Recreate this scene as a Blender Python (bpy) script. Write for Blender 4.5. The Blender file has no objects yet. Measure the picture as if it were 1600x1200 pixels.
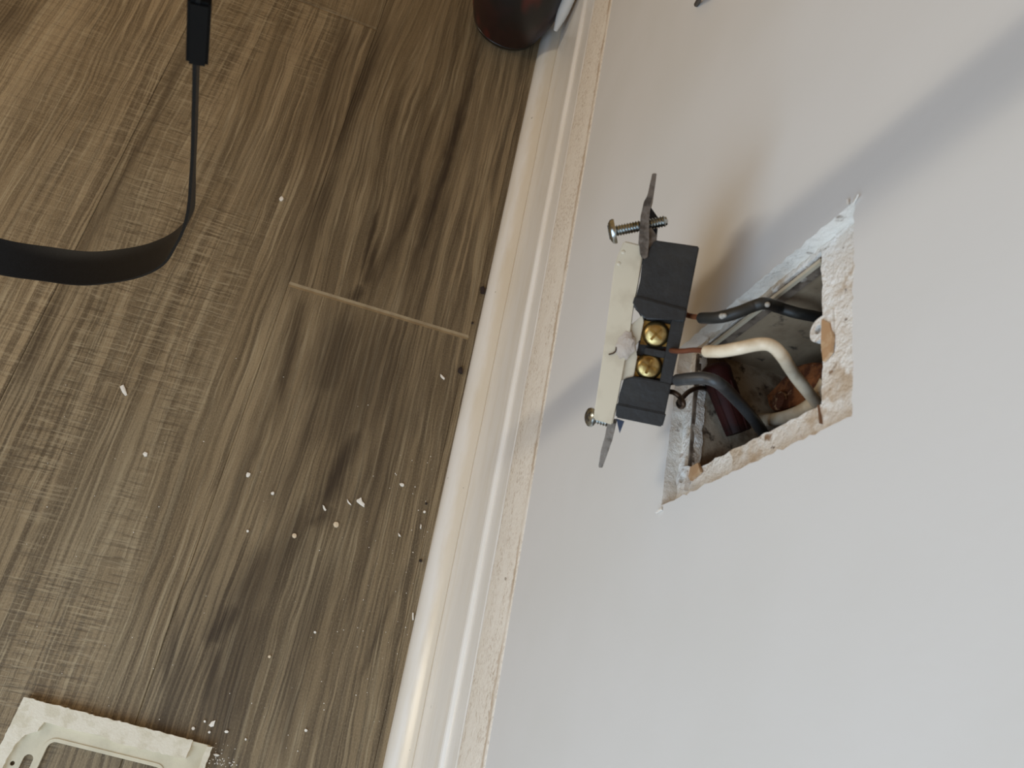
import bpy, bmesh, math, random
from mathutils import Vector, Matrix, noise as mnoise

random.seed(7)
S = bpy.context.scene
COL = S.collection

# ------------------------------------------------------------------ camera
CAM = Vector((0.0, 0.112, 0.57))
FPX = 1197.0
RIGHT = Vector((0.168, -0.941, 0.295)).normalized()
FWD = Vector((0.422, -0.202, -0.884))
FWD = (FWD - RIGHT * FWD.dot(RIGHT)).normalized()
DOWN = FWD.cross(RIGHT).normalized()
cam_data = bpy.data.cameras.new('camera')
cam = bpy.data.objects.new('camera', cam_data)
COL.objects.link(cam)
cam.matrix_world = Matrix((
    (RIGHT.x, -DOWN.x, -FWD.x, CAM.x),
    (RIGHT.y, -DOWN.y, -FWD.y, CAM.y),
    (RIGHT.z, -DOWN.z, -FWD.z, CAM.z),
    (0, 0, 0, 1)))
cam_data.sensor_width = 36.0
cam_data.sensor_fit = 'HORIZONTAL'
cam_data.lens = FPX * 36.0 / 1600.0
cam_data.clip_start = 0.01
cam_data.dof.use_dof = True
cam_data.dof.focus_distance = 0.40
cam_data.dof.aperture_fstop = 30.0
S.camera = cam

# ------------------------------------------------------------------ light
S.view_settings.view_transform = 'Standard'
S.view_settings.look = 'None'
S.view_settings.gamma = 1.0
S.view_settings.use_curve_mapping = False
S.view_settings.exposure = 0.0
wd = bpy.data.worlds.new('room_light')
S.world = wd
wd.use_nodes = True
bg = wd.node_tree.nodes['Background']
bg.inputs[0].default_value = (1.0, 0.62, 0.26, 1)
bg.inputs[1].default_value = 0.30


def area_light(name, loc, target, sx, sy, power, col):
    d = bpy.data.lights.new(name, 'AREA')
    d.shape = 'RECTANGLE'
    d.size, d.size_y = sx, sy
    d.energy = power
    d.color = col
    o = bpy.data.objects.new(name, d)
    COL.objects.link(o)
    o.location = loc
    z = (Vector(loc) - Vector(target)).normalized()
    x = Vector((0, 0, 1)).cross(z).normalized()
    y = z.cross(x)
    o.matrix_world = Matrix(((x.x, y.x, z.x, loc[0]), (x.y, y.y, z.y, loc[1]), (x.z, y.z, z.z, loc[2]), (0, 0, 0, 1)))
    return o


# a narrow tall window across the room, and a broad cool one close by on the near side
area_light('narrow_window_light', (0.07, 2.3, 0.70), (0.14, 0, 0.35), 0.07, 1.0, 10.0, (1.0, 0.90, 0.72))
area_light('side_window_light', (-0.48, 0.42, 0.55), (0.05, 0, 0.30), 0.7, 0.7, 6.0, (0.54, 0.76, 1.0))


# ------------------------------------------------------------------ helpers: measuring
def ray(x, y):
    return FWD + RIGHT * ((x - 800) / FPX) + DOWN * ((y - 600) / FPX)


def on_floor(x, y, z=0.0):
    r = ray(x, y)
    return CAM + r * ((z - CAM.z) / r.z)


def on_wall(x, y, Y=0.0):
    r = ray(x, y)
    return CAM + r * ((Y - CAM.y) / r.y)


def at_depth(x, y, d):
    return CAM + ray(x, y) * d


# ------------------------------------------------------------------ helpers: materials
class NT:
    def __init__(self, name):
        self.m = bpy.data.materials.new(name)
        self.m.use_nodes = True
        self.t = self.m.node_tree
        self.n = self.t.nodes
        self.bsdf = self.n['Principled BSDF']

    def new(self, typ, **kw):
        nd = self.n.new(typ)
        for k, v in kw.items():
            setattr(nd, k, v)
        return nd

    def link(self, a, b):
        self.t.links.new(a, b)

    def setin(self, sock, v):
        if isinstance(v, bpy.types.NodeSocket):
            self.link(v, sock)
        elif isinstance(v, tuple) and len(v) == 3 and sock.type == 'RGBA':
            sock.default_value = (*v, 1)
        else:
            sock.default_value = v

    def coord(self, kind='Object'):
        if kind == 'World':
            return self.new('ShaderNodeNewGeometry').outputs['Position']
        return self.new('ShaderNodeTexCoord').outputs[kind]

    def vm(self, op, a, b=None):
        nd = self.new('ShaderNodeVectorMath', operation=op)
        self.setin(nd.inputs[0], a)
        if b is not None:
            self.setin(nd.inputs[1], b)
        return nd.outputs['Value'] if op in ('DOT_PRODUCT', 'LENGTH') else nd.outputs['Vector']

    def ma(self, op, a, b=0.0, clamp=False):
        nd = self.new('ShaderNodeMath', operation=op)
        nd.use_clamp = clamp
        self.setin(nd.inputs[0], a)
        self.setin(nd.inputs[1], b)
        return nd.outputs[0]

    def noise(self, vec, scale, detail=3.0, rough=0.55, dist=0.0, color=False):
        nd = self.new('ShaderNodeTexNoise')
        self.link(vec, nd.inputs['Vector'])
        nd.inputs['Scale'].default_value = scale
        nd.inputs['Detail'].default_value = detail
        nd.inputs['Roughness'].default_value = rough
        nd.inputs['Distortion'].default_value = dist
        return nd.outputs['Color'] if color else nd.outputs['Fac']

    def ramp(self, fac, lo, hi, a=0.0, b=1.0):
        nd = self.new('ShaderNodeMapRange')
        nd.interpolation_type = 'SMOOTHSTEP'
        self.setin(nd.inputs[0], fac)
        nd.inputs[1].default_value = lo
        nd.inputs[2].default_value = hi
        nd.inputs[3].default_value = a
        nd.inputs[4].default_value = b
        return nd.outputs[0]

    def mix(self, fac, a, b):
        nd = self.new('ShaderNodeMix', data_type='RGBA')
        self.setin(nd.inputs[0], fac)
        self.setin(nd.inputs[6], a)
        self.setin(nd.inputs[7], b)
        return nd.outputs[2]

    def bump(self, h, strength=0.3, dist=0.001):
        nd = self.new('ShaderNodeBump')
        nd.inputs['Strength'].default_value = strength
        nd.inputs['Distance'].default_value = dist
        self.link(h, nd.inputs['Height'])
        self.link(nd.outputs[0], self.bsdf.inputs['Normal'])


def srgb(r, g, b):
    f = lambda c: (c / 255 / 12.92) if c / 255 <= 0.04045 else ((c / 255 + 0.055) / 1.055) ** 2.4
    return (f(r), f(g), f(b))


def simple(name, col, rough=0.5, metal=0.0, layers=(), bump=None, spec=0.5, rough_var=0.0):
    """layers: (colour, scale xyz, lo, hi, detail); bump: (scale, strength, distance)"""
    t = NT(name)
    c = t.coord('Object')
    cur = col
    first = None
    for lc, sc, lo, hi, det in layers:
        v = t.vm('MULTIPLY', c, sc)
        n = t.noise(v, 1.0, det)
        first = first or n
        cur = t.mix(t.ramp(n, lo, hi), cur, lc)
    t.setin(t.bsdf.inputs['Base Color'], cur)
    t.bsdf.inputs['Roughness'].default_value = rough
    if rough_var and first is not None:
        t.link(t.ramp(first, 0.3, 0.7, rough - rough_var, rough + rough_var), t.bsdf.inputs['Roughness'])
    t.bsdf.inputs['Metallic'].default_value = metal
    t.bsdf.inputs['Specular IOR Level'].default_value = spec
    if bump:
        n = t.noise(t.vm('MULTIPLY', c, (bump[0],) * 3), 1.0, 5.0, 0.6)
        t.bump(n, bump[1], bump[2])
    return t.m


# ------------------------------------------------------------------ helpers: meshes
def link_mesh(name, bm, mat, parent=None, smooth=True, angle=35):
    me = bpy.data.meshes.new(name)
    bmesh.ops.recalc_face_normals(bm, faces=bm.faces)
    bm.to_mesh(me)
    bm.free()
    for m in (mat if isinstance(mat, (list, tuple)) else [mat]):
        me.materials.append(m)
    if smooth:
        me.polygons.foreach_set('use_smooth', [True] * len(me.polygons))
        me.set_sharp_from_angle(angle=math.radians(angle))
    o = bpy.data.objects.new(name, me)
    COL.objects.link(o)
    if parent is not None:
        o.parent = parent
    return o


def tag(o, label=None, cat=None, group=None, kind=None):
    for k, v in (('label', label), ('category', cat), ('group', group), ('kind', kind)):
        if v:
            o[k] = v
    return o


def empty(name, loc=(0, 0, 0), label=None, cat=None, group=None):
    o = bpy.data.objects.new(name, None)
    o.empty_display_size = 0.01
    COL.objects.link(o)
    o.location = loc
    return tag(o, label, cat, group)


def prism(bm, pts, n, h, bevel=0.0):
    """closed polygon pts (3-D, planar) swept along vector n by h"""
    n = Vector(n)
    a = [bm.verts.new(Vector(p)) for p in pts]
    b = [bm.verts.new(Vector(p) + n * h) for p in pts]
    fs = [bm.faces.new(a), bm.faces.new(b[::-1])]
    k = len(pts)
    for i in range(k):
        fs.append(bm.faces.new((a[i], b[i], b[(i + 1) % k], a[(i + 1) % k])))
    if bevel:
        es = list({e for f in fs for e in f.edges})
        bmesh.ops.bevel(bm, geom=es, offset=bevel, segments=2, affect='EDGES', clamp_overlap=True)
    return fs


def catmull(pts, n=8):
    pts = [Vector(p) for p in pts]
    P = [pts[0] * 2 - pts[1]] + pts + [pts[-1] * 2 - pts[-2]]
    out = []
    for i in range(1, len(P) - 2):
        for k in range(n):
            t = k / n
            a, b, c, d = P[i - 1], P[i], P[i + 1], P[i + 2]
            out.append(0.5 * ((2 * b) + (c - a) * t + (2 * a - 5 * b + 4 * c - d) * t * t + (3 * b - a - 3 * c + d) * t ** 3))
    out.append(pts[-1])
    return out


def tube(bm, path, r, seg=12, cap=True):
    """r: number or list per path point"""
    n = len(path)
    rs = r if isinstance(r, (list, tuple)) else [r] * n
    T = []
    for i in range(n):
        T.append((path[min(i + 1, n - 1)] - path[max(i - 1, 0)]).normalized())
    ref = Vector((0, 0, 1)) if abs(T[0].z) < 0.9 else Vector((1, 0, 0))
    N = (ref - T[0] * ref.dot(T[0])).normalized()
    rings = []
    for i in range(n):
        N = (N - T[i] * N.dot(T[i])).normalized()
        B = T[i].cross(N)
        rings.append([bm.verts.new(path[i] + (N * math.cos(a) + B * math.sin(a)) * rs[i])
                      for a in [2 * math.pi * k / seg for k in range(seg)]])
    for i in range(n - 1):
        for k in range(seg):
            bm.faces.new((rings[i][k], rings[i][(k + 1) % seg], rings[i + 1][(k + 1) % seg], rings[i + 1][k]))
    if cap:
        bm.faces.new(rings[0][::-1])
        bm.faces.new(rings[-1])


def lathe(bm, prof, origin, axis, seg=32, cap=True):
    """prof: (radius, height) list"""
    axis = Vector(axis).normalized()
    ref = Vector((0, 0, 1)) if abs(axis.z) < 0.9 else Vector((1, 0, 0))
    N = (ref - axis * ref.dot(axis)).normalized()
    B = axis.cross(N)
    o = Vector(origin)
    rings = []
    for r, h in prof:
        if r <= 1e-7:
            rings.append([bm.verts.new(o + axis * h)])
        else:
            rings.append([bm.verts.new(o + axis * h + (N * math.cos(a) + B * math.sin(a)) * r)
                          for a in [2 * math.pi * k / seg for k in range(seg)]])
    for a, b in zip(rings, rings[1:]):
        for k in range(seg):
            k2 = (k + 1) % seg
            if len(a) == 1:
                bm.faces.new((a[0], b[k2], b[k]))
            elif len(b) == 1:
                bm.faces.new((a[k], a[k2], b[0]))
            else:
                bm.faces.new((a[k], a[k2], b[k2], b[k]))
    if cap:
        if len(rings[0]) > 1:
            bm.faces.new(rings[0][::-1])
        if len(rings[-1]) > 1:
            bm.faces.new(rings[-1])


def box_pts(c, ax, ay, az, hx, hy, hz):
    c = Vector(c)
    return [c + ax * sx * hx + ay * sy * hy + az * sz * hz for sz in (-1, 1) for sx, sy in ((-1, -1), (1, -1), (1, 1), (-1, 1))]


def jag(pts, step, amp, seed=0.0, scale=300, normal=Vector((0, 1, 0))):
    """subdivide a closed outline and roughen it in its own plane"""
    out = []
    k = len(pts)
    for i in range(k):
        a, b = Vector(pts[i]), Vector(pts[(i + 1) % k])
        d = b - a
        n = max(1, int(d.length / step))
        side = d.normalized().cross(normal)
        for j in range(n):
            p = a + d * (j / n)
            w = 1.0 if 0 < j < n else 0.4
            q = (mnoise.noise(p * scale + Vector((seed, 0, 0))) + 0.6 * mnoise.noise(p * scale * 2.7 + Vector((0, seed, 5)))) * amp * w
            out.append(p + side * q)
    return out


# ------------------------------------------------------------------ materials
def floor_material():
    t = NT('wood_plank')
    P = t.coord('World')
    geo = t.new('ShaderNodeObjectInfo')
    rnd = geo.outputs['Random']
    # plank-local shift so that neighbouring planks carry different grain
    sh = t.new('ShaderNodeCombineXYZ')
    t.link(t.ma('MULTIPLY', rnd, 7.0), sh.inputs[0])
    t.link(t.ma('MULTIPLY', rnd, 3.0), sh.inputs[2])
    Q = t.vm('ADD', P, sh.outputs[0])
    warp = t.noise(t.vm('MULTIPLY', Q, (3.2, 13.0, 1.0)), 1.0, 1.0, 0.5)
    warp2 = t.noise(t.vm('MULTIPLY', Q, (22.0, 60.0, 1.0)), 1.0, 2.0, 0.5)
    wy = t.ma('ADD', t.ma('MULTIPLY', t.ma('SUBTRACT', warp, 0.5), 0.030),
              t.ma('MULTIPLY', t.ma('SUBTRACT', warp2, 0.5), 0.004))
    wv = t.new('ShaderNodeCombineXYZ')
    t.link(wy, wv.inputs[1])
    G = t.vm('ADD', Q, wv.outputs[0])
    # tone bands along the board
    band = t.noise(t.vm('MULTIPLY', G, (1.8, 30.0, 1.0)), 1.0, 4.0, 0.62)
    col = t.mix(t.ramp(band, 0.36, 0.64), TONES[0], TONES[1])
    blotch = t.noise(t.vm('MULTIPLY', Q, (9.0, 14.0, 1.0)), 1.0, 3.0, 0.5)
    col = t.mix(t.ma('MULTIPLY', t.ramp(blotch, 0.45, 0.75), 0.45), col, TONES[2])
    # growth lines, then fine open grain following the same warp
    gmask = t.noise(t.vm('MULTIPLY', Q, (4.0, 16.0, 1.0)), 1.0, 2.0, 0.5)
    gm = t.ramp(gmask, 0.34, 0.56, 0.42, 1.0)
    g3 = t.noise(t.vm('MULTIPLY', G, (3.0, 185.0, 1.0)), 1.0, 2.0, 0.5)
    g1 = t.noise(t.vm('MULTIPLY', G, (8.0, 430.0, 1.0)), 1.0, 3.0, 0.65)
    g2 = t.noise(t.vm('MULTIPLY', G, (30.0, 1100.0, 1.0)), 1.0, 2.0, 0.6)
    ring = t.ma('MULTIPLY', t.ramp(g3, 0.50, 0.60), gm)
    grain = t.ma('MULTIPLY', t.ramp(g1, 0.49, 0.60), gm)
    lightg = t.ma('MULTIPLY', t.ramp(t.noise(t.vm('MULTIPLY', G, (9.0, 300.0, 2.0)), 1.0, 2.0, 0.6), 0.53, 0.66), 0.50)
    col = t.mix(lightg, col, TONES[4])
    col = t.mix(t.ma('MULTIPLY', ring, 0.58), col, TONES[3])
    col = t.mix(t.ma('MULTIPLY', grain, 0.68), col, TONES[3])
    col = t.mix(t.ma('MULTIPLY', t.ramp(g2, 0.50, 0.66), 0.38), col, TONES[3])
    mot = t.noise(t.vm('MULTIPLY', P, (700.0, 1300.0, 1.0)), 1.0, 2.0, 0.7)
    col = t.mix(t.ramp(mot, 0.50, 0.70, 0.0, 0.30), col, TONES[4])
    col = t.mix(t.ramp(mot, 0.30, 0.48, 0.30, 0.0), col, TONES[3])
    # saw marks across the boards, in patches
    saw = t.noise(t.vm('MULTIPLY', P, (760.0, 42.0, 1.0)), 1.0, 3.0, 0.7)
    saw2 = t.noise(t.vm('MULTIPLY', P, (150.0, 9.0, 1.0)), 1.0, 2.0, 0.6)
    sep = t.new('ShaderNodeSeparateXYZ')
    t.link(P, sep.inputs[0])
    rowm = t.ramp(sep.outputs[1], 0.195, 0.225)
    rowm2 = t.ramp(sep.outputs[1], 0.30, 0.36, 1.0, 0.45)
    sm = t.ma('MULTIPLY', t.ramp(t.noise(t.vm('MULTIPLY', P, (5.5, 15.0, 1.0)), 1.0, 2.0, 0.5), 0.36, 0.52), t.ma('MULTIPLY', rowm, rowm2))
    sawm = t.ma('MULTIPLY', t.ramp(saw, 0.48, 0.60), t.ramp(saw2, 0.38, 0.54))
    col = t.mix(t.ma('MULTIPLY', t.ma('MULTIPLY', sawm, sm), 0.62), col, TONES[3])
    sawl = t.ramp(t.noise(t.vm('MULTIPLY', P, (600.0, 34.0, 3.0)), 1.0, 3.0, 0.7), 0.52, 0.64)
    col = t.mix(t.ma('MULTIPLY', t.ma('MULTIPLY', sawl, sm), 0.5), col, TONES[4])
    # knots and dark heartwood streaks of the printed boards
    dn = t.noise(t.vm('MULTIPLY', P, (38.0, 60.0, 1.0)), 1.0, 4.0, 0.65, color=True)
    dv = t.vm('MULTIPLY', t.vm('SUBTRACT', dn, (0.5, 0.5, 0.5)), (0.030, 0.007, 0.0))
    D = t.vm('ADD', P, dv)
    acc = None
    for (cx, cy, lx, ly, tilt, s) in STREAKS:
        d = t.vm('SUBTRACT', D, (cx, cy, 0.0))
        a = t.vm('DOT_PRODUCT', d, (math.cos(tilt) / lx, math.sin(tilt) / lx, 0.0))
        b = t.vm('DOT_PRODUCT', d, (-math.sin(tilt) / ly, math.cos(tilt) / ly, 0.0))
        a2 = t.ma('MULTIPLY', a, a)
        q = t.ma('ADD', t.ma('MULTIPLY', a2, a2), t.ma('MULTIPLY', b, b))
        e = t.ma('MULTIPLY', t.ma('POWER', 2.718, t.ma('MULTIPLY', q, -1.0)), s)
        acc = e if acc is None else t.ma('MAXIMUM', acc, e)
    fib = t.ramp(g1, 0.30, 0.62, 0.78, 1.15)
    acc = t.ma('MULTIPLY', acc, fib, clamp=True)
    col = t.mix(acc, col, TONES[5])
    mul = t.new('ShaderNodeMix', data_type='RGBA', blend_type='MULTIPLY')
    mul.inputs[0].default_value = 1.0
    t.link(col, mul.inputs[6])
    t.link(geo.outputs['Color'], mul.inputs[7])
    t.link(mul.outputs[2], t.bsdf.inputs['Base Color'])
    t.bsdf.inputs['Roughness'].default_value = 0.52
    t.bsdf.inputs['Specular IOR Level'].default_value = 0.35
    h = t.ma('SUBTRACT', 1.0, t.ma('ADD', t.ma('MULTIPLY', grain, 0.7), t.ma('MULTIPLY', t.ma('MULTIPLY', sawm, sm), 0.6)))
    t.bump(h, 0.25, 0.0006)
    return t.m


TONES = [srgb(153, 131, 102), srgb(128, 108, 82), srgb(142, 126, 102), srgb(82, 67, 50), srgb(172, 153, 124), srgb(62, 49, 37)]
# streaks measured on the boards: two end points and a half width in photo pixels, strength
_RAW = [((735, 130), (640, 440), 9, 1.0), ((752, 60), (700, 260), 6, .85), ((604, 40), (520, 250), 11, .8),
        ((548, 40), (490, 240), 20, .55), ((655, 300), (590, 440), 8, .7), ((590, 380), (572, 450), 9, .75),
        ((562, 458), (550, 470), 8, .8), ((545, 490), (500, 620), 34, .75), ((610, 540), (560, 690), 14, .6),
        ((560, 670), (500, 800), 17, .95), ((520, 790), (480, 830), 14, .7), ((470, 470), (435, 640), 12, .7),
        ((430, 850), (350, 960), 26, .65), ((372, 935), (325, 1010), 20, .9), ((345, 1000), (320, 1150), 18, .75),
        ((420, 640), (300, 960), 8, .55), ((280, 960), (255, 1080), 9, .6), ((500, 900), (440, 1130), 16, .45),
        ((640, 640), (540, 980), 7, .45), ((630, 900), (560, 1060), 5, .5), ((470, 1000), (440, 1190), 10, .5),
        ((30, 0), (0, 60), 26, .5), ((610, 500), (530, 690), 55, .60), ((304, 60), (118, 420), 6, .6), ((88, 470), (30, 600), 7, .5), ((640, 620), (560, 800), 26, .4), ((480, 800), (340, 1010), 30, .6), ((400, 920), (330, 1190), 34, .62), ((300, 1000), (240, 1190), 20, .5), ((520, 560), (430, 800), 14, .5), ((705, 300), (650, 500), 6, .6), ((680, 180), (600, 420), 5, .5), ((590, 330), (565, 420), 5, .8), ((520, 260), (450, 440), 18, .5), ((680, 560), (640, 700), 5, .4)]
STREAKS = []
for a, b, wpx, s in _RAW:
    A, B = on_floor(*a), on_floor(*b)
    c = (A + B) / 2
    d = A - B
    depth = (c - CAM).dot(FWD)
    STREAKS.append((c.x, c.y, max(d.length * 0.55, 0.008), wpx * depth / FPX, math.atan2(d.y, d.x), s))

M = {}
M['plank'] = floor_material()
M['plank_edge'] = simple('worn_plank_edge', srgb(158, 138, 106), 0.6, layers=[(srgb(142, 122, 92), (60, 60, 60), .4, .6, 3)])
M['sub'] = simple('subfloor', srgb(60, 48, 36), 0.9)
M['wall'] = simple('wall_paint', srgb(222, 220, 217), 0.62, layers=[(srgb(219, 217, 213), (9, 9, 9), .4, .65, 3)], bump=(260, .12, .0005), spec=.3)
M['gypsum'] = simple('torn_plaster', srgb(234, 227, 216), 0.85,
                     layers=[(srgb(196, 172, 146), (85, 85, 85), .55, .70, 5), (srgb(120, 96, 76), (190, 190, 190), .60, .74, 5)],
                     bump=(420, .8, .001))
M['flange'] = simple('paint_crusted_flange', srgb(236, 229, 219), 0.7,
                     layers=[(srgb(206, 186, 162), (48, 48, 48), .47, .60, 5), (srgb(158, 130, 104), (130, 130, 130), .61, .68, 6),
                             (srgb(243, 238, 230), (85, 85, 85), .51, .58, 6), (srgb(110, 86, 66), (230, 230, 230), .69, .73, 4)],
                     bump=(480, 1.0, .0014))
M['gapline'] = simple('brown_gap', srgb(132, 98, 74), 0.85, layers=[(srgb(90, 66, 50), (200, 200, 200), .45, .6, 4)])
M['chan'] = simple('grimy_channel', srgb(128, 112, 96), 0.8, layers=[(srgb(84, 70, 58), (150, 150, 150), .45, .62, 4), (srgb(196, 184, 168), (210, 210, 210), .60, .70, 4)])
M['tan'] = simple('bare_tan_plastic', srgb(186, 148, 110), 0.6, layers=[(srgb(205, 176, 142), (200, 200, 200), .45, .65, 4)])
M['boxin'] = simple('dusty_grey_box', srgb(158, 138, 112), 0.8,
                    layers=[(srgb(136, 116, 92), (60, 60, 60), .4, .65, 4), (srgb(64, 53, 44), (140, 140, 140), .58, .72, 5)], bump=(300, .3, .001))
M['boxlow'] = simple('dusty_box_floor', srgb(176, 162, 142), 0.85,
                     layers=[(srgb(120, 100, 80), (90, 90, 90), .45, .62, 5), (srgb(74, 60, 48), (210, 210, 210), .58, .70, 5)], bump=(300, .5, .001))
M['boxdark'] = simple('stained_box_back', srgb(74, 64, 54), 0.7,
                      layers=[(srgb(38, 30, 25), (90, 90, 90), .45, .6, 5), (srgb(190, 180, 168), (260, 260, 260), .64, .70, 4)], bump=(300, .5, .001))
M['cream'] = simple('cream_plastic', srgb(200, 187, 163), 0.38, layers=[(srgb(188, 174, 150), (90, 90, 90), .45, .65, 4)])
M['paintlay'] = simple('peeled_white_paint', srgb(228, 217, 195), 0.6, layers=[(srgb(214, 202, 176), (120, 120, 120), .45, .65, 5)], bump=(600, .5, .0006))
M['plate'] = simple('plate_back_plastic', srgb(214, 203, 176), 0.45, layers=[(srgb(200, 190, 164), (60, 60, 60), .4, .65, 4)], bump=(900, .15, .0004))
M['black'] = simple('black_thermoplastic', srgb(33, 31, 29), 0.45, layers=[(srgb(44, 41, 37), (60, 60, 60), .45, .7, 4)], bump=(160, .25, .001), spec=.4)
M['brass'] = simple('brass', srgb(186, 164, 112), 0.33, 1.0, layers=[(srgb(128, 104, 62), (240, 240, 240), .45, .65, 4)])
M['brassdark'] = simple('brass_plate', srgb(150, 116, 60), 0.45, 1.0, layers=[(srgb(96, 66, 32), (200, 200, 200), .45, .65, 4)])
M['zinc'] = simple('zinc_screw', srgb(188, 192, 190), 0.25, 1.0, layers=[(srgb(140, 146, 144), (300, 300, 300), .45, .65, 4)])
M['steel'] = simple('galvanised_yoke', srgb(122, 112, 102), 0.5, 0.85, layers=[(srgb(84, 76, 68), (220, 220, 220), .45, .62, 5)], bump=(500, .3, .0006))
M['shadedsteel'] = simple('shaded_steel_ear', srgb(58, 64, 78), 0.4, 0.8)  # blue-dark shading of the yoke's angled ears, put into the colour
M['copper'] = simple('bare_copper', srgb(182, 112, 72), 0.4, 0.5, layers=[(srgb(120, 70, 44), (300, 300, 300), .45, .65, 3)])
M['redcopper'] = simple('oxidised_copper', srgb(122, 72, 50), 0.45, 0.5)
M['darkcopper'] = simple('tarnished_copper', srgb(78, 60, 46), 0.45, 0.7)
M['wireblack'] = simple('black_insulation', srgb(42, 41, 38), 0.5, layers=[(srgb(60, 58, 54), (220, 220, 220), .55, .72, 4)])
M['wiregrey'] = simple('dark_grey_insulation', srgb(58, 58, 58), 0.42, layers=[(srgb(74, 74, 74), (220, 220, 220), .55, .72, 4)])
M['wirewhite'] = simple('cream_insulation', srgb(226, 210, 184), 0.42, layers=[(srgb(208, 188, 158), (150, 150, 150), .45, .7, 4)])
M['spatter'] = simple('paint_spatter', srgb(168, 162, 152), 0.7)
M['nut'] = simple('dark_red_plastic', srgb(52, 18, 15), 0.6, layers=[(srgb(32, 15, 12), (80, 80, 80), .4, .6, 4)], spec=.2)
M['rust'] = simple('rusty_metal', srgb(150, 92, 52), 0.7, 0.3, layers=[(srgb(92, 50, 28), (160, 160, 160), .42, .58, 5), (srgb(188, 150, 112), (260, 260, 260), .62, .72, 4)], bump=(500, .6, .001))
M['fuzz'] = simple('grey_paint_blob', srgb(182, 168, 154), 0.8, bump=(500, .5, .001))
M['strap'] = simple('black_webbing', srgb(9, 10, 11), 0.5, layers=[(srgb(13, 14, 15), (900, 900, 900), .4, .6, 2)], bump=(1500, .15, .0004), spec=.28)
M['clasp'] = simple('black_clasp', srgb(9, 9, 9), 0.6, spec=.15)
M['mahogany'] = simple('dark_mahogany', srgb(40, 20, 16), 0.42,
                       layers=[(srgb(26, 20, 16), (16, 16, 26), .42, .58, 3), (srgb(84, 28, 20), (22, 22, 14), .52, .66, 2)])
M['ebony'] = simple('ebony_rim', srgb(16, 12, 11), 0.3)
M['whitecord'] = simple('white_cord_plastic', srgb(226, 222, 214), 0.5)
M['chip'] = simple('paint_chip', srgb(240, 232, 218), 0.7)
M['chiptan'] = simple('tan_paint_chip', srgb(226, 204, 172), 0.7)
M['crumb'] = simple('dark_crumb', srgb(42, 28, 20), 0.8)
M['dark'] = simple('dark_iron', srgb(60, 54, 48), 0.5)


def baseboard_material():
    t = NT('aged_white_gloss_paint')
    P = t.coord('Object')
    sep = t.new('ShaderNodeSeparateXYZ')
    t.link(P, sep.inputs[0])
    z = sep.outputs[2]
    n1 = t.noise(t.vm('MULTIPLY', P, (14, 60, 60)), 1.0, 4.0)
    n2 = t.noise(t.vm('MULTIPLY', P, (150, 260, 260)), 1.0, 5.0, 0.65)
    n3 = t.noise(t.vm('MULTIPLY', P, (30, 120, 120)), 1.0, 4.0, 0.6)
    col = t.mix(t.ramp(n1, .4, .7), srgb(247, 243, 236), srgb(241, 235, 224))
    # yellowed band under the first moulding edge
    ztan = t.ma('ADD', z, t.ma('MULTIPLY', t.ma('SUBTRACT', n3, .5), .008))
    tan = t.ma('MULTIPLY', t.ramp(ztan, .0175, .0255), t.ramp(z, .0276, .0282, 1.0, 0.0))
    col = t.mix(t.ma('MULTIPLY', tan, .55), col, srgb(214, 196, 164))
    # grimy top cap
    cap = t.ramp(z, .1400, .1410)
    col = t.mix(t.ma('MULTIPLY', cap, .70), col, srgb(232, 221, 204))
    n4 = t.noise(t.vm('MULTIPLY', P, (420, 700, 700)), 1.0, 4.0, 0.7)
    dirt = t.ma('MULTIPLY', t.ma('MULTIPLY', t.ramp(n4, .46, .66), t.ramp(n3, .32, .62)), cap)
    col = t.mix(t.ma('MULTIPLY', dirt, .62), col, srgb(172, 148, 122))
    edge = t.ma('MULTIPLY', t.ramp(t.ma('ADD', z, t.ma('MULTIPLY', t.ma('SUBTRACT', n2, .5), .006)), .1706, .1716), t.ramp(z, .1732, .1738, 1.0, 0.0))
    col = t.mix(t.ma('MULTIPLY', t.ma('MULTIPLY', edge, t.ramp(n3, .35, .6, .25, 1.0)), .7), col, srgb(178, 152, 122))
    # browner tint along the groove
    gr = t.ma('MULTIPLY', t.ramp(z, .1364, .1372), t.ramp(z, .1396, .1404, 1.0, 0.0))
    col = t.mix(t.ma('MULTIPLY', gr, .3), col, srgb(150, 134, 112))
    spk = t.ramp(t.noise(t.vm('MULTIPLY', P, (170, 170, 170)), 1.0, 1.0), .79, .82)
    col = t.mix(t.ma('MULTIPLY', spk, .6), col, srgb(110, 90, 66))
    t.link(col, t.bsdf.inputs['Base Color'])
    t.link(t.ma('ADD', t.ma('MULTIPLY', cap, .35), .27), t.bsdf.inputs['Roughness'])
    t.bsdf.inputs['Specular IOR Level'].default_value = .7
    h = t.ma('ADD', t.ma('MULTIPLY', n2, t.ma('ADD', t.ma('MULTIPLY', cap, .9), .1)), t.ma('MULTIPLY', n1, .3))
    t.bump(h, .45, .0012)
    return t.m


M['base'] = baseboard_material()

# ------------------------------------------------------------------ floor: every plank a piece
floor = None
bm = bmesh.new()
bmesh.ops.create_cube(bm, size=1.0, matrix=Matrix.Translation((0.5, 0.48, -0.016)) @ Matrix.Diagonal((2.4, 1.1, 0.012, 1)))
floor = tag(link_mesh('floor', bm, M['sub'], smooth=False), 'brown wood-look plank floor below the white baseboard', kind='structure')

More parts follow.
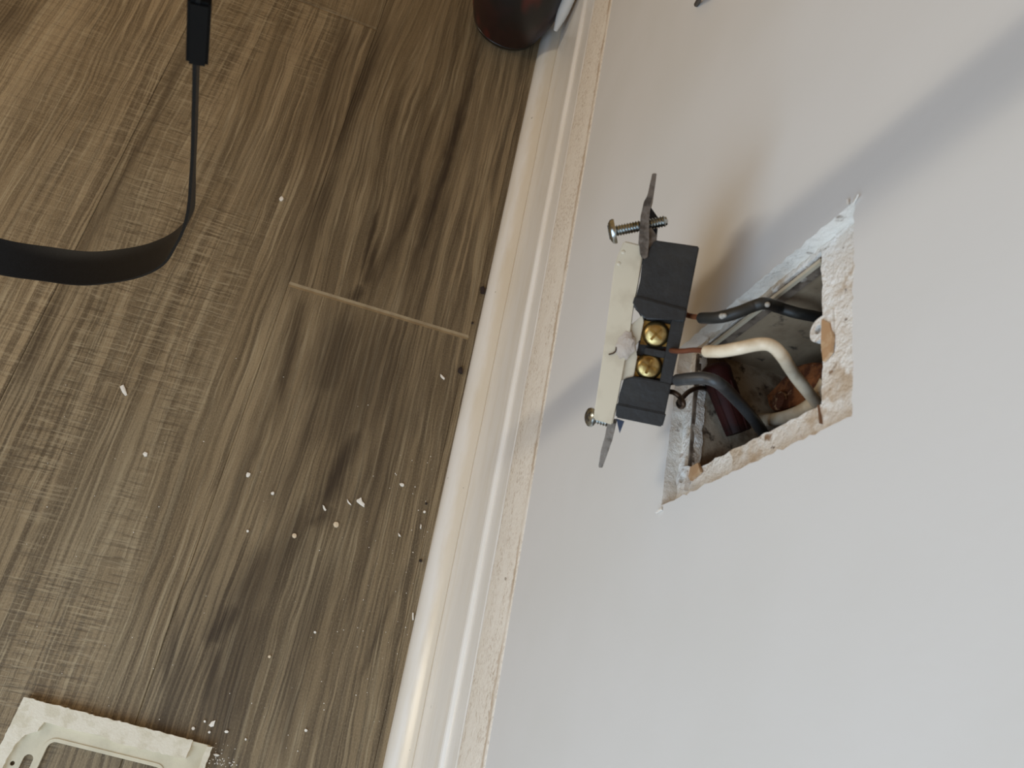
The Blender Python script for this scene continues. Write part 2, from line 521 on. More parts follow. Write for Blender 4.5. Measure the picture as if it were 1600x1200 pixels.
ROWS = [(0.0195, 0.0262, [-0.7, 1.7]),
        (0.0262, 0.1790, [-0.7, 0.3025, 1.7]),
        (0.1790, 0.3325, [-0.7, 0.5970, 1.7]),
        (0.3325, 0.4860, [-0.7, -0.28, 0.94, 1.7]),
        (0.4860, 0.6395, [-0.7, 0.78, 1.7]),
        (0.6395, 0.7930, [-0.7, 0.20, 1.42, 1.7]),
        (0.7930, 0.9465, [-0.7, 0.55, 1.7])]


def plank(x0, x1, y0, y1, tone):
    bm = bmesh.new()
    g = (0.00022 if y0 > .3 else 0.00010) if y0 > .03 else 0.0
    x0, x1, y0, y1 = x0 + g, x1 - g, y0 + g, y1 - g
    bx, by, dz = (0.0022, 0.0005, 0.0006) if y0 > .1 or y1 > .1 and y0 > .02 else (0.0022, 0.0002, 0.0002)
    top = [bm.verts.new((x, y, 0)) for x, y in ((x0 + bx, y0 + by), (x1 - bx, y0 + by), (x1 - bx, y1 - by), (x0 + bx, y1 - by))]
    mid = [bm.verts.new((x, y, -dz)) for x, y in ((x0, y0), (x1, y0), (x1, y1), (x0, y1))]
    low = [bm.verts.new((x, y, -0.0105)) for x, y in ((x0, y0), (x1, y0), (x1, y1), (x0, y1))]
    bm.faces.new(top)
    bm.faces.new(low[::-1])
    for k in range(4):
        k2 = (k + 1) % 4
        f = bm.faces.new((mid[k], mid[k2], top[k2], top[k]))
        if k in (1, 3) and .02 < y0 < .1:
            f.material_index = 1
        bm.faces.new((low[k], low[k2], mid[k2], mid[k]))
    o = link_mesh('plank', bm, [M['plank'], M['plank_edge']], floor, smooth=False)
    o.color = (tone * .97, tone, tone * .98, 1)
    return o


TONE = {0: (1.0,), 1: (1.0, .94), 2: (1.14, .95), 3: (1.28, 1.38, 1.2), 4: (1.3, 1.2), 5: (1.2,) * 3, 6: (1.2,) * 2}
for r, (y0, y1, xs) in enumerate(ROWS):
    for k, (a, b) in enumerate(zip(xs, xs[1:])):
        plank(a, b, y0, y1, TONE[r][k])

# ------------------------------------------------------------------ wall with the cut-out
HX0, HX1, HZ0, HZ1 = 0.0818, 0.1418, 0.3392, 0.4362
hole = [on_wall(1033, 790), on_wall(1331, 650), on_wall(1335, 314), on_wall(1062, 543)]
hole_j = jag(hole, 0.0022, 0.0009, 3.0, 330)
bm = bmesh.new()
outer = [Vector((-0.7, 0, -0.01)), Vector((1.7, 0, -0.01)), Vector((1.7, 0, 1.3)), Vector((-0.7, 0, 1.3))]
T = Vector((0, -0.0127, 0))
ov = [bm.verts.new(p) for p in outer]
hv = [bm.verts.new(p) for p in hole_j]
es = [bm.edges.new((ov[i], ov[(i + 1) % 4])) for i in range(4)]
hs = [bm.edges.new((hv[i], hv[(i + 1) % len(hv)])) for i in range(len(hv))]
bmesh.ops.triangle_fill(bm, use_beauty=True, use_dissolve=False, edges=es + hs)
front = list(bm.faces)
# the board's torn edge going back
h2 = [bm.verts.new(p + T) for p in hole_j]
for i in range(len(hv)):
    f = bm.faces.new((hv[i], hv[(i + 1) % len(hv)], h2[(i + 1) % len(hv)], h2[i]))
    f.material_index = 1
o2 = [bm.verts.new(p + T) for p in outer]
for i in range(4):
    bm.faces.new((ov[i], ov[(i + 1) % 4], o2[(i + 1) % 4], o2[i]))
es = [bm.edges.get((o2[i], o2[(i + 1) % 4])) for i in range(4)]
hs = [bm.edges.get((h2[i], h2[(i + 1) % len(h2)])) for i in range(len(h2))]
bmesh.ops.triangle_fill(bm, use_beauty=True, use_dissolve=False, edges=es + hs)
wall = tag(link_mesh('wall_right', bm, [M['wall'], M['gypsum']], angle=62),
           'off-white painted wall with a rough rectangular cut-out', kind='structure')

# curled paint lip around the cut-out: thin shards standing off the surface (part of the wall)
bm = bmesh.new()


def shard(p, dirv, L, Wd, lift):
    d = Vector(dirv).normalized()
    s = Vector((d.z, 0, -d.x))
    n = Vector((0, 1, 0))
    a = p - s * Wd + n * .0002
    b = p + s * Wd + n * .0002
    m1 = p + d * L * .5 + s * Wd * .5 + n * lift * .5
    m2 = p + d * L * .55 - s * Wd * .6 + n * lift * .6
    c = p + d * L + n * lift
    lo = [bm.verts.new(q) for q in (a, b, m1, c, m2)]
    hi = [bm.verts.new(q + n * .0004) for q in (a, b, m1, c, m2)]
    bm.faces.new(lo[::-1])
    bm.faces.new(hi)
    for i in range(5):
        bm.faces.new((lo[i], lo[(i + 1) % 5], hi[(i + 1) % 5], hi[i]))


for (x, y), d, L, Wd, lift in [((1335, 317), (.15, 0, 1), .0028, .0005, .0008), ((1326, 321), (.8, 0, .6), .0014, .0006, .0008),
                              ((1036, 795), (-.3, 0, -.9), .0034, .0006, .0008)]:
    shard(on_wall(x, y), d, L, Wd, lift)
link_mesh('paint_lip', bm, M['gypsum'], wall, smooth=False)

# ------------------------------------------------------------------ baseboard
prof = [(0.0, 0.0), (0.0203, 0.0), (0.0205, .002), (0.0205, .0055), (0.0201, .0090), (0.0190, .0128), (0.0174, .0164), (0.0152, .0200), (0.0126, .0231), (0.0100, .0255),
        (0.0078, .0270), (0.0066, .0275), (0.0060, .0272), (0.0059, .0282), (0.0060, .0300),
        (0.0060, .0500), (0.0060, .0780), (0.0060, .1050), (0.0064, .1072), (0.0074, .1082), (0.0078, .1098), (0.0073, .1116), (0.0054, .1126),
        (0.0051, .1240), (0.0049, .1366), (0.0032, .1376), (0.0032, .1394), (0.0050, .1404),
        (0.0046, .1480), (0.0034, .1580), (0.0020, .1670), (0.0010, .1715), (0.0004, .1748), (0.0, .1752)]
bm = bmesh.new()
NX = 160
rings = []
for i in range(NX + 1):
    x = -0.7 + 2.4 * i / NX
    ring = []
    for k, (y, z) in enumerate(prof):
        j = 0.0
        if k > 1 and k < len(prof) - 1:
            j = mnoise.noise(Vector((x * 26, z * 60, 1))) * .00035
        ring.append(bm.verts.new((x, max(y + j, 0.0), z + (j * 1.2 if z > .1 else 0))))
    rings.append(ring)
for a, b in zip(rings, rings[1:]):
    for k in range(len(prof) - 1):
        bm.faces.new((a[k], b[k], b[k + 1], a[k + 1]))
bm.faces.new(rings[0])
bm.faces.new(rings[-1][::-1])
tag(link_mesh('baseboard_right', bm, M['base'], angle=28), 'white moulded baseboard with a grimy top edge', kind='structure')

# ------------------------------------------------------------------ outlet box in the wall
obox = empty('outlet_box', (0.1115, -0.005, 0.388),
             'paint-crusted outlet box set in the wall cut-out', 'outlet box')
OB = Vector(obox.location)


def local(bm, parent_loc):
    bmesh.ops.translate(bm, verts=bm.verts, vec=-parent_loc)


FY = -0.005
inner = [on_wall(1083, 727, FY), on_wall(1283, 633, FY), on_wall(1285, 404, FY), on_wall(1093, 545, FY)]
inner = [Vector((0.0930, FY, 0.3492)), Vector((0.0925, FY, 0.4165)), Vector((0.1404, FY, 0.4165)), Vector((0.1404, FY, 0.3492))]
outer_f = [Vector((HX0 - .001, FY, HZ0 - .001)), Vector((HX0 - .001, FY, HZ1 + .001)), Vector((HX1 + .001, FY, HZ1 + .001)), Vector((HX1 + .001, FY, HZ0 - .001))]
bm = bmesh.new()
NS, NR = 26, 5
grid = []
for s in range(4):
    a0, a1 = outer_f[s], outer_f[(s + 1) % 4]
    b0, b1 = inner[s], inner[(s + 1) % 4]
    for i in range(NS):
        t = i / NS
        row = []
        for r in range(NR + 1):
            q = r / NR
            p = (a0.lerp(a1, t)).lerp(b0.lerp(b1, t), q)
            if 0 < r:
                amp = .0007 if r < NR else .0006
                p = p + Vector((mnoise.noise(p * 380), 0.8 * mnoise.noise(p * 300 + Vector((9, 0, 0))) + .6 * mnoise.noise(p * 800), mnoise.noise(p * 380 + Vector((0, 7, 0))))) * amp
            row.append(bm.verts.new(p))
        row.append(bm.verts.new(row[-1].co + Vector((0, -.003, 0))))
        grid.append(row)
n = len(grid)
for i in range(n):
    a, b = grid[i], grid[(i + 1) % n]
    for r in range(len(a) - 1):
        bm.faces.new((a[r], b[r], b[r + 1], a[r + 1]))
local(bm, OB)
link_mesh('flange', bm, M['flange'], obox, angle=60)

# grey channel and cream lip that run along the far side of the opening
bm = bmesh.new()
ch = [Vector((0.1374, -.0060, 0.3490)), Vector((0.1386, -.0060, 0.3490)), Vector((0.1386, -.0060, 0.4160)), Vector((0.1374, -.0060, 0.4160))]
prism(bm, ch, (0, 1, 0), .0012)
local(bm, OB)
link_mesh('side_lip', bm, M['cream'], obox, smooth=False)

bm = bmesh.new()
ch = [Vector((0.1388, -.0100, 0.3490)), Vector((0.1404, -.0100, 0.3490)), Vector((0.1404, -.0100, 0.4160)), Vector((0.1388, -.0100, 0.4160))]
prism(bm, ch, (0, 1, 0), .0040)
local(bm, OB)
link_mesh('side_channel', bm, M['chan'], obox, smooth=False)
bm = bmesh.new()
ch = [Vector((0.0935, -.0058, 0.3480)), Vector((0.1380, -.0058, 0.3480)), Vector((0.1380, -.0058, 0.3490)), Vector((0.0935, -.0058, 0.3490))]
prism(bm, ch, (0, 1, 0), .0018)
local(bm, OB)
link_mesh('bottom_groove', bm, M['chan'], obox, smooth=False)

bm = bmesh.new()
for k in range(14):
    x0 = .0862 + k * .0029
    zz = .4357 + .0003 * mnoise.noise(Vector((x0 * 300, 0, 2)))
    if mnoise.noise(Vector((x0 * 160, 3, 1))) < -.18:
        continue
    prism(bm, [(x0, -.0040, zz - .0004), (x0 + .0029, -.0040, zz - .0004), (x0 + .0029, -.0040, zz + .0005), (x0, -.0040, zz + .0005)], (0, 1, 0), .0018)
bmesh.ops.remove_doubles(bm, verts=bm.verts, dist=.0004)
local(bm, OB)
link_mesh('edge_gap', bm, M['gapline'], obox, smooth=False)
bm = bmesh.new()
prism(bm, [on_wall(x, y, -.0052) for x, y in ((1282, 634), (1283, 634), (1286, 663), (1285, 663))], (0, 1, 0), .0010)
local(bm, OB)
link_mesh('corner_crack', bm, M['gapline'], obox, smooth=False)

# box body, five walls
bx0, bx1, bz0, bz1, by1 = 0.0925, 0.1400, 0.3485, 0.4170, -0.062


def sheet(name, pts, mat, n, th=.0012, parent=obox):
    b = bmesh.new()
    prism(b, pts, n, th)
    local(b, OB)
    return link_mesh(name, b, mat, parent, smooth=False)


yF = FY - .0025
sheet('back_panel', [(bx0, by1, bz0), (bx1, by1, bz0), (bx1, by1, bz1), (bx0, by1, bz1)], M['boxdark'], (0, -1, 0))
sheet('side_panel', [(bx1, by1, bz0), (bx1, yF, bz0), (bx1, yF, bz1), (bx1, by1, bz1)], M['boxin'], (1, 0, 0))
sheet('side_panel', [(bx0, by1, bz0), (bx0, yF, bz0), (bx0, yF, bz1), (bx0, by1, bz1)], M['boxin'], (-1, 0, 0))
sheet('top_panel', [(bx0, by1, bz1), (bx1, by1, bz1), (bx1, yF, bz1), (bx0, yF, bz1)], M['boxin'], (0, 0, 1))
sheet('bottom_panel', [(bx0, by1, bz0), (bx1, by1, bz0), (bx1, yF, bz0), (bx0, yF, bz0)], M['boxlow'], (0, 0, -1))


def ear(name, c, down, R, hole_r, mat, stem=.006):
    """round tab with a screw hole, in the wall plane"""
    b = bmesh.new()
    d = Vector(down).normalized()
    s = Vector((d.z, 0, -d.x))
    outl, inn = [], []
    K = 20
    for k in range(K):
        a = 2 * math.pi * k / K
        v = d * math.cos(a) + s * math.sin(a)
        rr = R
        if v.dot(d) < -0.2:
            v2 = v - d * v.dot(d)
            outl.append(c + v2.normalized() * R * min(1, v2.length * 1.15) * 1.0 - d * (stem + .0))
        else:
            outl.append(c + v * rr)
        inn.append(c + v * hole_r)
    y0, y1 = Vector((0, .0006, 0)), Vector((0, -.0012, 0))
    A = [b.verts.new(p + y0) for p in outl]
    B = [b.verts.new(p + y0) for p in inn]
    A2 = [b.verts.new(p + y1) for p in outl]
    B2 = [b.verts.new(p + y1) for p in inn]
    for k in range(K):
        k2 = (k + 1) % K
        b.faces.new((A[k], A[k2], B[k2], B[k]))
        b.faces.new((A2[k], B2[k], B2[k2], A2[k2]))
        b.faces.new((A[k], A2[k], A2[k2], A[k2]))
        b.faces.new((B[k], B[k2], B2[k2], B2[k]))
    local(b, OB)
    return link_mesh(name, b, mat, obox)


ear('mounting_ear', on_wall(1281, 516, FY), (0, 0, -1), .0035, .0014, M['flange'])
ear('mounting_ear', on_wall(1068, 747, FY + .0012), (.25, 0, -1), .0040, .0019, M['flange'], stem=.003)
# bare tan spots where the paint let go
for pts in ([(1288, 500), (1300, 506), (1305, 528), (1302, 552), (1290, 566), (1287, 540)], [(1075, 735), (1094, 724), (1098, 738), (1082, 752)]):
    b = bmesh.new()
    prism(b, [on_wall(x, y, FY + .0002) for x, y in pts], (0, 1, 0), .0009)
    local(b, OB)
    link_mesh('bare_patch', b, M['tan'], obox, smooth=False)

# ------------------------------------------------------------------ the wall device pulled out of the box
cray = ray(990, 540).normalized()
Pa = at_depth(963, 652, .240)
rb = ray(1027, 375)
# far end chosen so that the device lies square to the line of sight
Pb = CAM + rb * ((Pa - CAM).dot(cray) / rb.dot(cray))
U = (Pb - Pa).normalized()
V = (cray - U * U.dot(cray)).normalized()
Wv = U.cross(V).normalized()
if Wv.dot(RIGHT) < 0:
    Wv = -Wv
O = at_depth(1015, 520, (Pa - CAM).dot(V) / ray(1015, 520).dot(V))
DEV = Matrix((
    (U.x, V.x, Wv.x, O.x), (U.y, V.y, Wv.y, O.y), (U.z, V.z, Wv.z, O.z), (0, 0, 0, 1)))
DINV = DEV.inverted()
dev = empty('wall_device', (0, 0, 0), 'black and cream wall outlet device pulled out beside its box hole', 'outlet')
dev.matrix_world = DEV


def dl(x, y, v=0.0):
    """local device coordinates of a photo point lying v metres behind the near side"""
    r = ray(x, y)
    p0 = O + V * v
    return DINV @ (CAM + r * ((p0 - CAM).dot(V) / r.dot(V)))


VX = Vector((0, 1, 0))       # local width axis (away from the viewer)


def dprism(name, pts, v0, v1, mat, bevel=0.0, parent=dev, smooth=True):
    b = bmesh.new()
    q = [dl(x, y, 0) for x, y in pts]
    q = [Vector((p.x, v0, p.z)) for p in q]
    prism(b, q, VX, v1 - v0, bevel * .6)
    return link_mesh(name, b, mat, parent, smooth=smooth)


WIDTH = 0.028
# black body in three sections: upper block, terminal bay floor, lower block
dprism('body', [(1022, 376), (1093, 385), (1063, 532), (1035, 667), (966, 652), (973, 620), (988, 592), (998, 540), (1004, 488), (992, 476), (996, 458)],
       .0042, WIDTH, M['black'], .0006)
dprism('upper_block', [(1023, 375), (1093, 385), (1071, 497), (1046, 493), (1003, 486), (991, 474), (994, 462), (1000, 440), (1004, 405)], 0.0, .0046, M['black'], .0006)
dprism('upper_block_lip', [(992, 462), (1074, 484), (1070, 503), (1050, 500), (1008, 499), (998, 488), (988, 476)], -.0012, .0040, M['black'], .0008)
dprism('lower_block', [(975, 592), (991, 588), (1045, 598), (1049, 600), (1035, 667), (963, 652), (967, 618)], 0.0, .0046, M['black'], .0006)
dprism('lower_band', [(963, 630), (1041, 646), (1035, 667), (962, 652)], -.0008, .0040, M['black'], .0007)
dprism('back_rail', [(1050, 497), (1071, 498), (1049, 601), (1031, 596)], 0.0, .0046, M['black'], .0004)
dprism('bay_divider', [(1008, 543), (1041, 549), (1038, 560), (1006, 553)], .0006, .0046, M['black'], .0003)
# brass terminal plates and screws
dprism('terminal_plate', [(1006, 500), (1051, 507), (1044, 542), (1000, 538)], .0030, .0046, M['brassdark'], .0002)
dprism('terminal_plate', [(995, 556), (1038, 560), (1034, 592), (990, 588)], .0030, .0046, M['brassdark'], .0002)


def pan_screw(name, c, axis, r, mat, head_h, rot=0.3, parent=dev, slot='cross'):
    """round head with a recessed cross; axis points out of the head"""
    b = bmesh.new()
    prof = [(r * .96, 0), (r, head_h * .25), (r * .94, head_h * .6), (r * .72, head_h * .9), (r * .4, head_h), (0, head_h * 1.04)]
    lathe(b, prof, c, axis, 28)
    o = link_mesh(name, b, mat, parent)
    ax = Vector(axis).normalized()
    ref = Vector((1, 0, 0)) if abs(ax.x) < .9 else Vector((0, 0, 1))
    x = (ref - ax * ref.dot(ax)).normalized()
    y = ax.cross(x)
    x, y = x * math.cos(rot) + y * math.sin(rot), y * math.cos(rot) - x * math.sin(rot)
    b = bmesh.new()
    for p, q in ((x, y), (y, x)):
        base = Vector(c) + ax * (head_h * .82)
        prism(b, [base + p * r * .56 + q * r * .1, base - p * r * .56 + q * r * .1, base - p * r * .56 - q * r * .1, base + p * r * .56 - q * r * .1], ax, head_h * .24)
    link_mesh('drive_recess', b, M['brassdark'] if mat == M['brass'] else M['dark'], o, smooth=False)
    return o


s1, s2 = dl(1025, 522), dl(1014, 573)
pan_screw('terminal_screw', Vector((s1.x, .0030, s1.z)), (0, -1, 0), .0042, M['brass'], .0026, .5)
pan_screw('terminal_screw', Vector((s2.x, .0030, s2.z)), (0, -1, 0), .0042, M['brass'], .0026, .2)

# cream front
dprism('front_housing', [(975, 376), (1003, 383), (1004, 402), (997, 440), (990, 476), (984, 520), (972, 585), (964, 628), (957, 664), (927, 655), (944, 540), (960, 414), (966, 397)],
       -.0004, WIDTH + .0005, M['cream'], .0007)
dprism('housing_tongue', [(985, 508), (1004, 492), (1006, 502), (1000, 532), (992, 540), (996, 556), (990, 589), (976, 592), (968, 596), (975, 560)],
       .0010, .0052, M['cream'], .0003)
b = bmesh.new()
c0 = dl(977, 540)
bmesh.ops.create_icosphere(b, subdivisions=3, radius=1.0)
for v_ in b.verts:
    v_.co = Vector((c0.x, -.0004, c0.z)) + Vector((v_.co.x * .0042, v_.co.y * .0009, v_.co.z * .0028)) * (1 + .35 * mnoise.noise(v_.co * 2.3))
link_mesh('paint_blob', b, M['fuzz'], dev)
b = bmesh.new()
tube(b, catmull([dl(x, y, -.0008) for x, y in ((951, 554), (958, 552), (962, 548), (963, 542))], 4), .00022, 6)
link_mesh('crack_line', b, M['darkcopper'], dev)
# hot glue-like corner knobs of the front
b = bmesh.new()
for x, y in ((974, 394), (967, 412)):
    c_ = dl(x, y)
    bmesh.ops.create_icosphere(b, subdivisions=2, radius=.0011, matrix=Matrix.Translation((c_.x, .0004, c_.z)))
link_mesh('front_corner_nub', b, M['cream'], dev)

# metal mounting yoke: strap ends sticking out past the body, at mid width
VM = WIDTH * .5


def dpoly_mid(name, pts, mat, v0, v1, bevel=.0002, parent=dev):
    b = bmesh.new()
    q = [dl(x, y, VM) for x, y in pts]
    q = [Vector((p.x, v0, p.z)) for p in q]
    prism(b, q, VX, v1 - v0, bevel)
    return link_mesh(name, b, mat, parent, smooth=False)


yoke = dprism('yoke_tab', [(1000, 398), (998, 372), (1001, 338), (1006, 316), (1013, 304), (1019, 272), (1026, 272), (1022, 300), (1017, 318), (1014, 345), (1014, 380), (1012, 402), (1006, 406)], -.0012, .0190, M['steel'], .0003, smooth=False)
b = bmesh.new()
q = [dl(x, y, VM) for x, y in ((1013, 318), (1029, 341), (1026, 376), (1016, 365), (1009, 350))]
prism(b, [Vector((p.x, VM, p.z)) for p in q], VX, .0012)
link_mesh('bent_ear', b, M['shadedsteel'], yoke, smooth=False)
b = bmesh.new()
q = [dl(x, y, VM) for x, y in ((1007, 372), (1016, 364), (1025, 377), (1020, 400), (1010, 406))]
prism(b, [Vector((p.x, .0015, p.z)) for p in q], VX, .004)
link_mesh('strap_shoulder', b, M['steel'], yoke, smooth=False)
yoke2 = dpoly_mid('yoke_tab', [(951, 655), (964, 657), (958, 682), (951, 702), (943, 724), (937, 723), (941, 697), (947, 676)], M['steel'], .004, .0195)
b = bmesh.new()
q = [dl(x, y, VM) for x, y in ((964, 650), (976, 654), (969, 672))]
prism(b, [Vector((p.x, .004, p.z)) for p in q], VX, .0012)
link_mesh('bent_ear', b, M['shadedsteel'], yoke2, smooth=False)


def machine_screw(x0, y0, x1, y1, head_r, head_h, name, rot, tilt=Vector((0, 0, 0)), vv=None):
    vv = VM if vv is None else vv
    h = dl(x0, y0, vv)
    e = dl(x1, y1, vv)
    ax = (h - e).normalized()
    b = bmesh.new()
    L = (h - e).length
    n_ = int(L / .0009)
    prof = [(0, -.0004), (.0013, 0)]
    for i in range(n_):
        z = .0006 + i * (L - .0006) / n_
        prof += [(.00150, z), (.00190, z + .0003), (.00150, z + .0006)]
    prof += [(.0016, L)]
    lathe(b, prof, e, ax, 14)
    sh = link_mesh('screw_shaft', b, M['zinc'], None, angle=20)
    hd = pan_screw(name, h, ax + tilt, head_r, M['zinc'], head_h, rot, dev)
    sh.parent = hd
    return hd


machine_screw(962, 361, 1042, 345, .0040, .0022, 'mounting_screw', .4, vv=.007)
machine_screw(925, 652, 957, 661, .0033, .0018, 'mounting_screw', .7, tilt=Vector((-.15, -.55, .0)))


# ------------------------------------------------------------------ wires
def wire(name, label, pts, r, mat, core_pts=None, core_r=.0009, core_mat=None, spat=None):
    """pts: (px, py, Y) or Vector; each wire is a thing with insulation and copper core"""
    conv = lambda L: [p if isinstance(p, Vector) else on_wall(p[0], p[1], p[2]) for p in L]
    root_at = conv((core_pts or pts)[:1])[0]
    e = empty(name, root_at, label, 'wire')
    if core_pts:
        b = bmesh.new()
        tube(b, catmull(conv(core_pts), 6), core_r, 10)
        local(b, root_at)
        link_mesh('copper_core', b, core_mat or M['copper'], e)
    b = bmesh.new()
    path = catmull(conv(pts), 8)
    tube(b, path, [r * (1 + .05 * mnoise.noise(p * 220)) for p in path], 14)
    local(b, root_at)
    ins = link_mesh('insulation' if core_pts else 'bare_wire', b, mat, e)
    if spat:
        for x, y, Y, s in spat:
            b = bmesh.new()
            c = on_wall(x, y, Y)
            c = c + (CAM - c).normalized() * r * .9
            bmesh.ops.create_icosphere(b, subdivisions=2, radius=s, matrix=Matrix.Translation(c - root_at))
            link_mesh('paint_spatter', b, M['spatter'], ins)
    return e


def devw(x, y, v):
    return DEV @ dl(x, y, v)


b1 = devw(1066, 490, .010)
b2 = devw(1040, 546, .005)
b3 = devw(1040, 597, .004)
b4 = devw(1040, 612, .010)
wire('black_wire', 'upper black wire from the device into the wall box',
     [(1096, 497, b1.y - .002), (1122, 496, b1.y - .003), (1150, 489, b1.y - .006), (1178, 478, b1.y - .010), (1196, 474, b1.y - .013), (1215, 480, -.006), (1245, 489, -.012), (1276, 495, -.020), (1300, 500, -.03)],
     .0018, M['wireblack'],
     [b1, (1080, 494, b1.y - .001), (1098, 497, b1.y - .002)], .00085, M['copper'],
     spat=[(1128, 494, b1.y - .003, .0009), (1132, 493, b1.y - .003, .0007), (1199, 476, b1.y - .013, .0008)])
wire('white_wire', 'cream white wire arching from the device into the wall box',
     [(1104, 549, b2.y - .003), (1125, 549, b2.y - .004), (1155, 544, b2.y - .006), (1185, 538, b2.y - .010), (1205, 540, b2.y - .013), (1222, 556, b2.y - .018), (1240, 584, -.008), (1262, 612, -.016), (1290, 648, -.028)],
     .0018, M['wirewhite'],
     [b2, (1060, 549, b2.y), (1085, 547, b2.y - .002), (1108, 549, b2.y - .003)], .00082, M['redcopper'])
wire('grey_wire', 'dark grey wire drooping from the lower terminal into the box',
     [(1058, 594, b3.y - .002), (1075, 592, b3.y - .003), (1102, 591, b3.y - .006), (1125, 600, b3.y - .010), (1150, 624, -.004), (1175, 652, -.014), (1196, 682, -.026)],
     .0019, M['wiregrey'],
     [b3, (1048, 598, b3.y - .001), (1062, 595, b3.y - .002)], .00085, M['darkcopper'],
     spat=[(1164, 632, -.010, .0006), (1125, 597, b3.y - .010, .0004)])
wire('ground_wire', 'thin bare dark ground wire with a small loop under the grey wire',
     [b4, (1052, 613, b4.y - .001), (1062, 620, b4.y - .003), (1068, 631, b4.y - .004), (1064, 636, b4.y - .005), (1060, 630, b4.y - .006), (1066, 622, b4.y - .008), (1078, 611, b4.y - .012), (1095, 606, -.004), (1110, 612, -.012), (1122, 624, -.022)],
     .00085, M['darkcopper'])
wire('white_wire', 'short pale cable stub curving along the bottom of the wall box',
     [(1292, 596, -.022), (1283, 612, -.022), (1268, 632, -.022), (1240, 648, -.024), (1212, 655, -.026), (1190, 656, -.030)],
     .0022, M['wirewhite'])

# inside the box: wire nut and rusty clamp
b = bmesh.new()
pth = [on_floor(1115, 568, .3555), on_floor(1122, 590, .3553), on_floor(1136, 628, .3548), on_floor(1154, 676, .3540)]
cp = catmull(pth, 6)
rr = []
for i in range(len(cp)):
    t = i / (len(cp) - 1)
    rr.append(.0056 * (math.sqrt(max(0.02, 1 - (1 - min(t / .22, 1)) ** 2))) * (1 - .25 * t))
root_at = cp[0].copy()
nut = empty('wire_nut', root_at, 'dark red wire connector behind the grey wire in the box', 'wire connector')
tube(b, cp, rr, 18)
local(b, root_at)
link_mesh('connector_body', b, M['nut'], nut)
b = bmesh.new()
for k in range(9):
    a = 2 * math.pi * k / 9
    i0, i1 = 8, len(cp) - 1
    d = (cp[i1] - cp[i0]).normalized()
    x = d.orthogonal().normalized()
    y = d.cross(x)
    off = x * math.cos(a) + y * math.sin(a)
    tube(b, [cp[i0] + off * rr[i0] * .98 - root_at, cp[i1] + off * rr[i1] * .98 - root_at], .0004, 6)
link_mesh('grip_ribs', b, M['nut'], nut)

root_at = on_wall(1240, 605, -.030)
cl = empty('cable_clamp', root_at, 'rusty brown metal cable clamp deep in the wall box', 'clamp')
b = bmesh.new()
q = [on_wall(x, y, -.030) for x, y in ((1196, 618), (1240, 572), (1262, 566), (1300, 566), (1300, 608), (1262, 628), (1214, 646), (1200, 636))]
prism(b, q, (0, -1, 0), .004, .0008)
local(b, root_at)
link_mesh('clamp_plate', b, M['rust'], cl)
b = bmesh.new()
c = on_wall(1222, 628, -.030)
lathe(b, [(.0034, 0), (.0034, .0016), (.0024, .0022), (0, .0024)], c, (0, 1, 0), 18)
local(b, root_at)
link_mesh('clamp_screw', b, M['rust'], cl)

# ------------------------------------------------------------------ black wrist strap hanging into view
CTRL = [(.134, .1545, .600), (.135, .156, .569), (.136, .158, .550), (.138, .160, .528), (.140, .162, .505), (.142, .164, .482), (.144, .167, .457), (.146, .169, .431),
        (.148, .172, .409), (.150, .175, .382), (.153, .179, .348), (.156, .184, .312), (.158, .189, .289), (.159, .197, .269), (.160, .209, .251),
        (.161, .223, .236), (.161, .239, .224), (.162, .258, .215), (.161, .278, .211), (.160, .302, .214), (.157, .326, .224), (.1535, .341, .248), (.1505, .349, .285), (.1470, .351, .335), (.141, .351, .40), (.1327, .350, .50), (.128, .349, .56)]
path = catmull(CTRL, 8)
strap = empty('wrist_strap', path[0], 'black ribbon wrist strap hanging in a loop above the floor', 'strap')
b = bmesh.new()
hw, th = .0083, .0005
n = len(path)
prev = None
for i, p in enumerate(path):
    t = (path[min(i + 1, n - 1)] - path[max(i - 1, 0)]).normalized()
    w_edge = (path[i] - CAM).normalized()
    w_edge = (w_edge - t * w_edge.dot(t)).normalized()       # edge-on strand
    w_edge = (w_edge + t.cross(w_edge) * .05).normalized()
    w_flat = Vector((1.0, -.10, .25))
    w_flat = (w_flat - t * w_flat.dot(t)).normalized()
    f = min(1, max(0, (i - 83) / 19))
    f = f * f * (3 - 2 * f)
    w = (w_edge.lerp(w_flat, f)).normalized()
    nn = t.cross(w)
    ring = [b.verts.new(p - path[0] + w * sx * hw + nn * sy * th) for sx, sy in ((-1, -1), (1, -1), (1, 1), (-1, 1))]
    if prev:
        for k in range(4):
            b.faces.new((prev[k], prev[(k + 1) % 4], ring[(k + 1) % 4], ring[k]))
    else:
        b.faces.new(ring)
    prev = ring
b.faces.new(prev[::-1])
link_mesh('ribbon', b, M['strap'], strap, angle=50)
b = bmesh.new()
pa = Vector((.1465, .1695, .428))
pb = at_depth(309.5, 58, (Vector((.148, .1722, .406)) - CAM).dot(FWD))
d = (pb - pa).normalized()
vw = (pa - CAM).normalized()
vw = (vw - d * vw.dot(d)).normalized()
sd = d.cross(vw)
pts = [pa + sd * .0026 + vw * .0090, pa - sd * .0026 + vw * .0090, pa - sd * .0026 - vw * .0090, pa + sd * .0026 - vw * .0090]
prism(b, pts, d, (pb - pa).length, .0007)
local(b, path[0])
link_mesh('clasp', b, M['clasp'], strap)

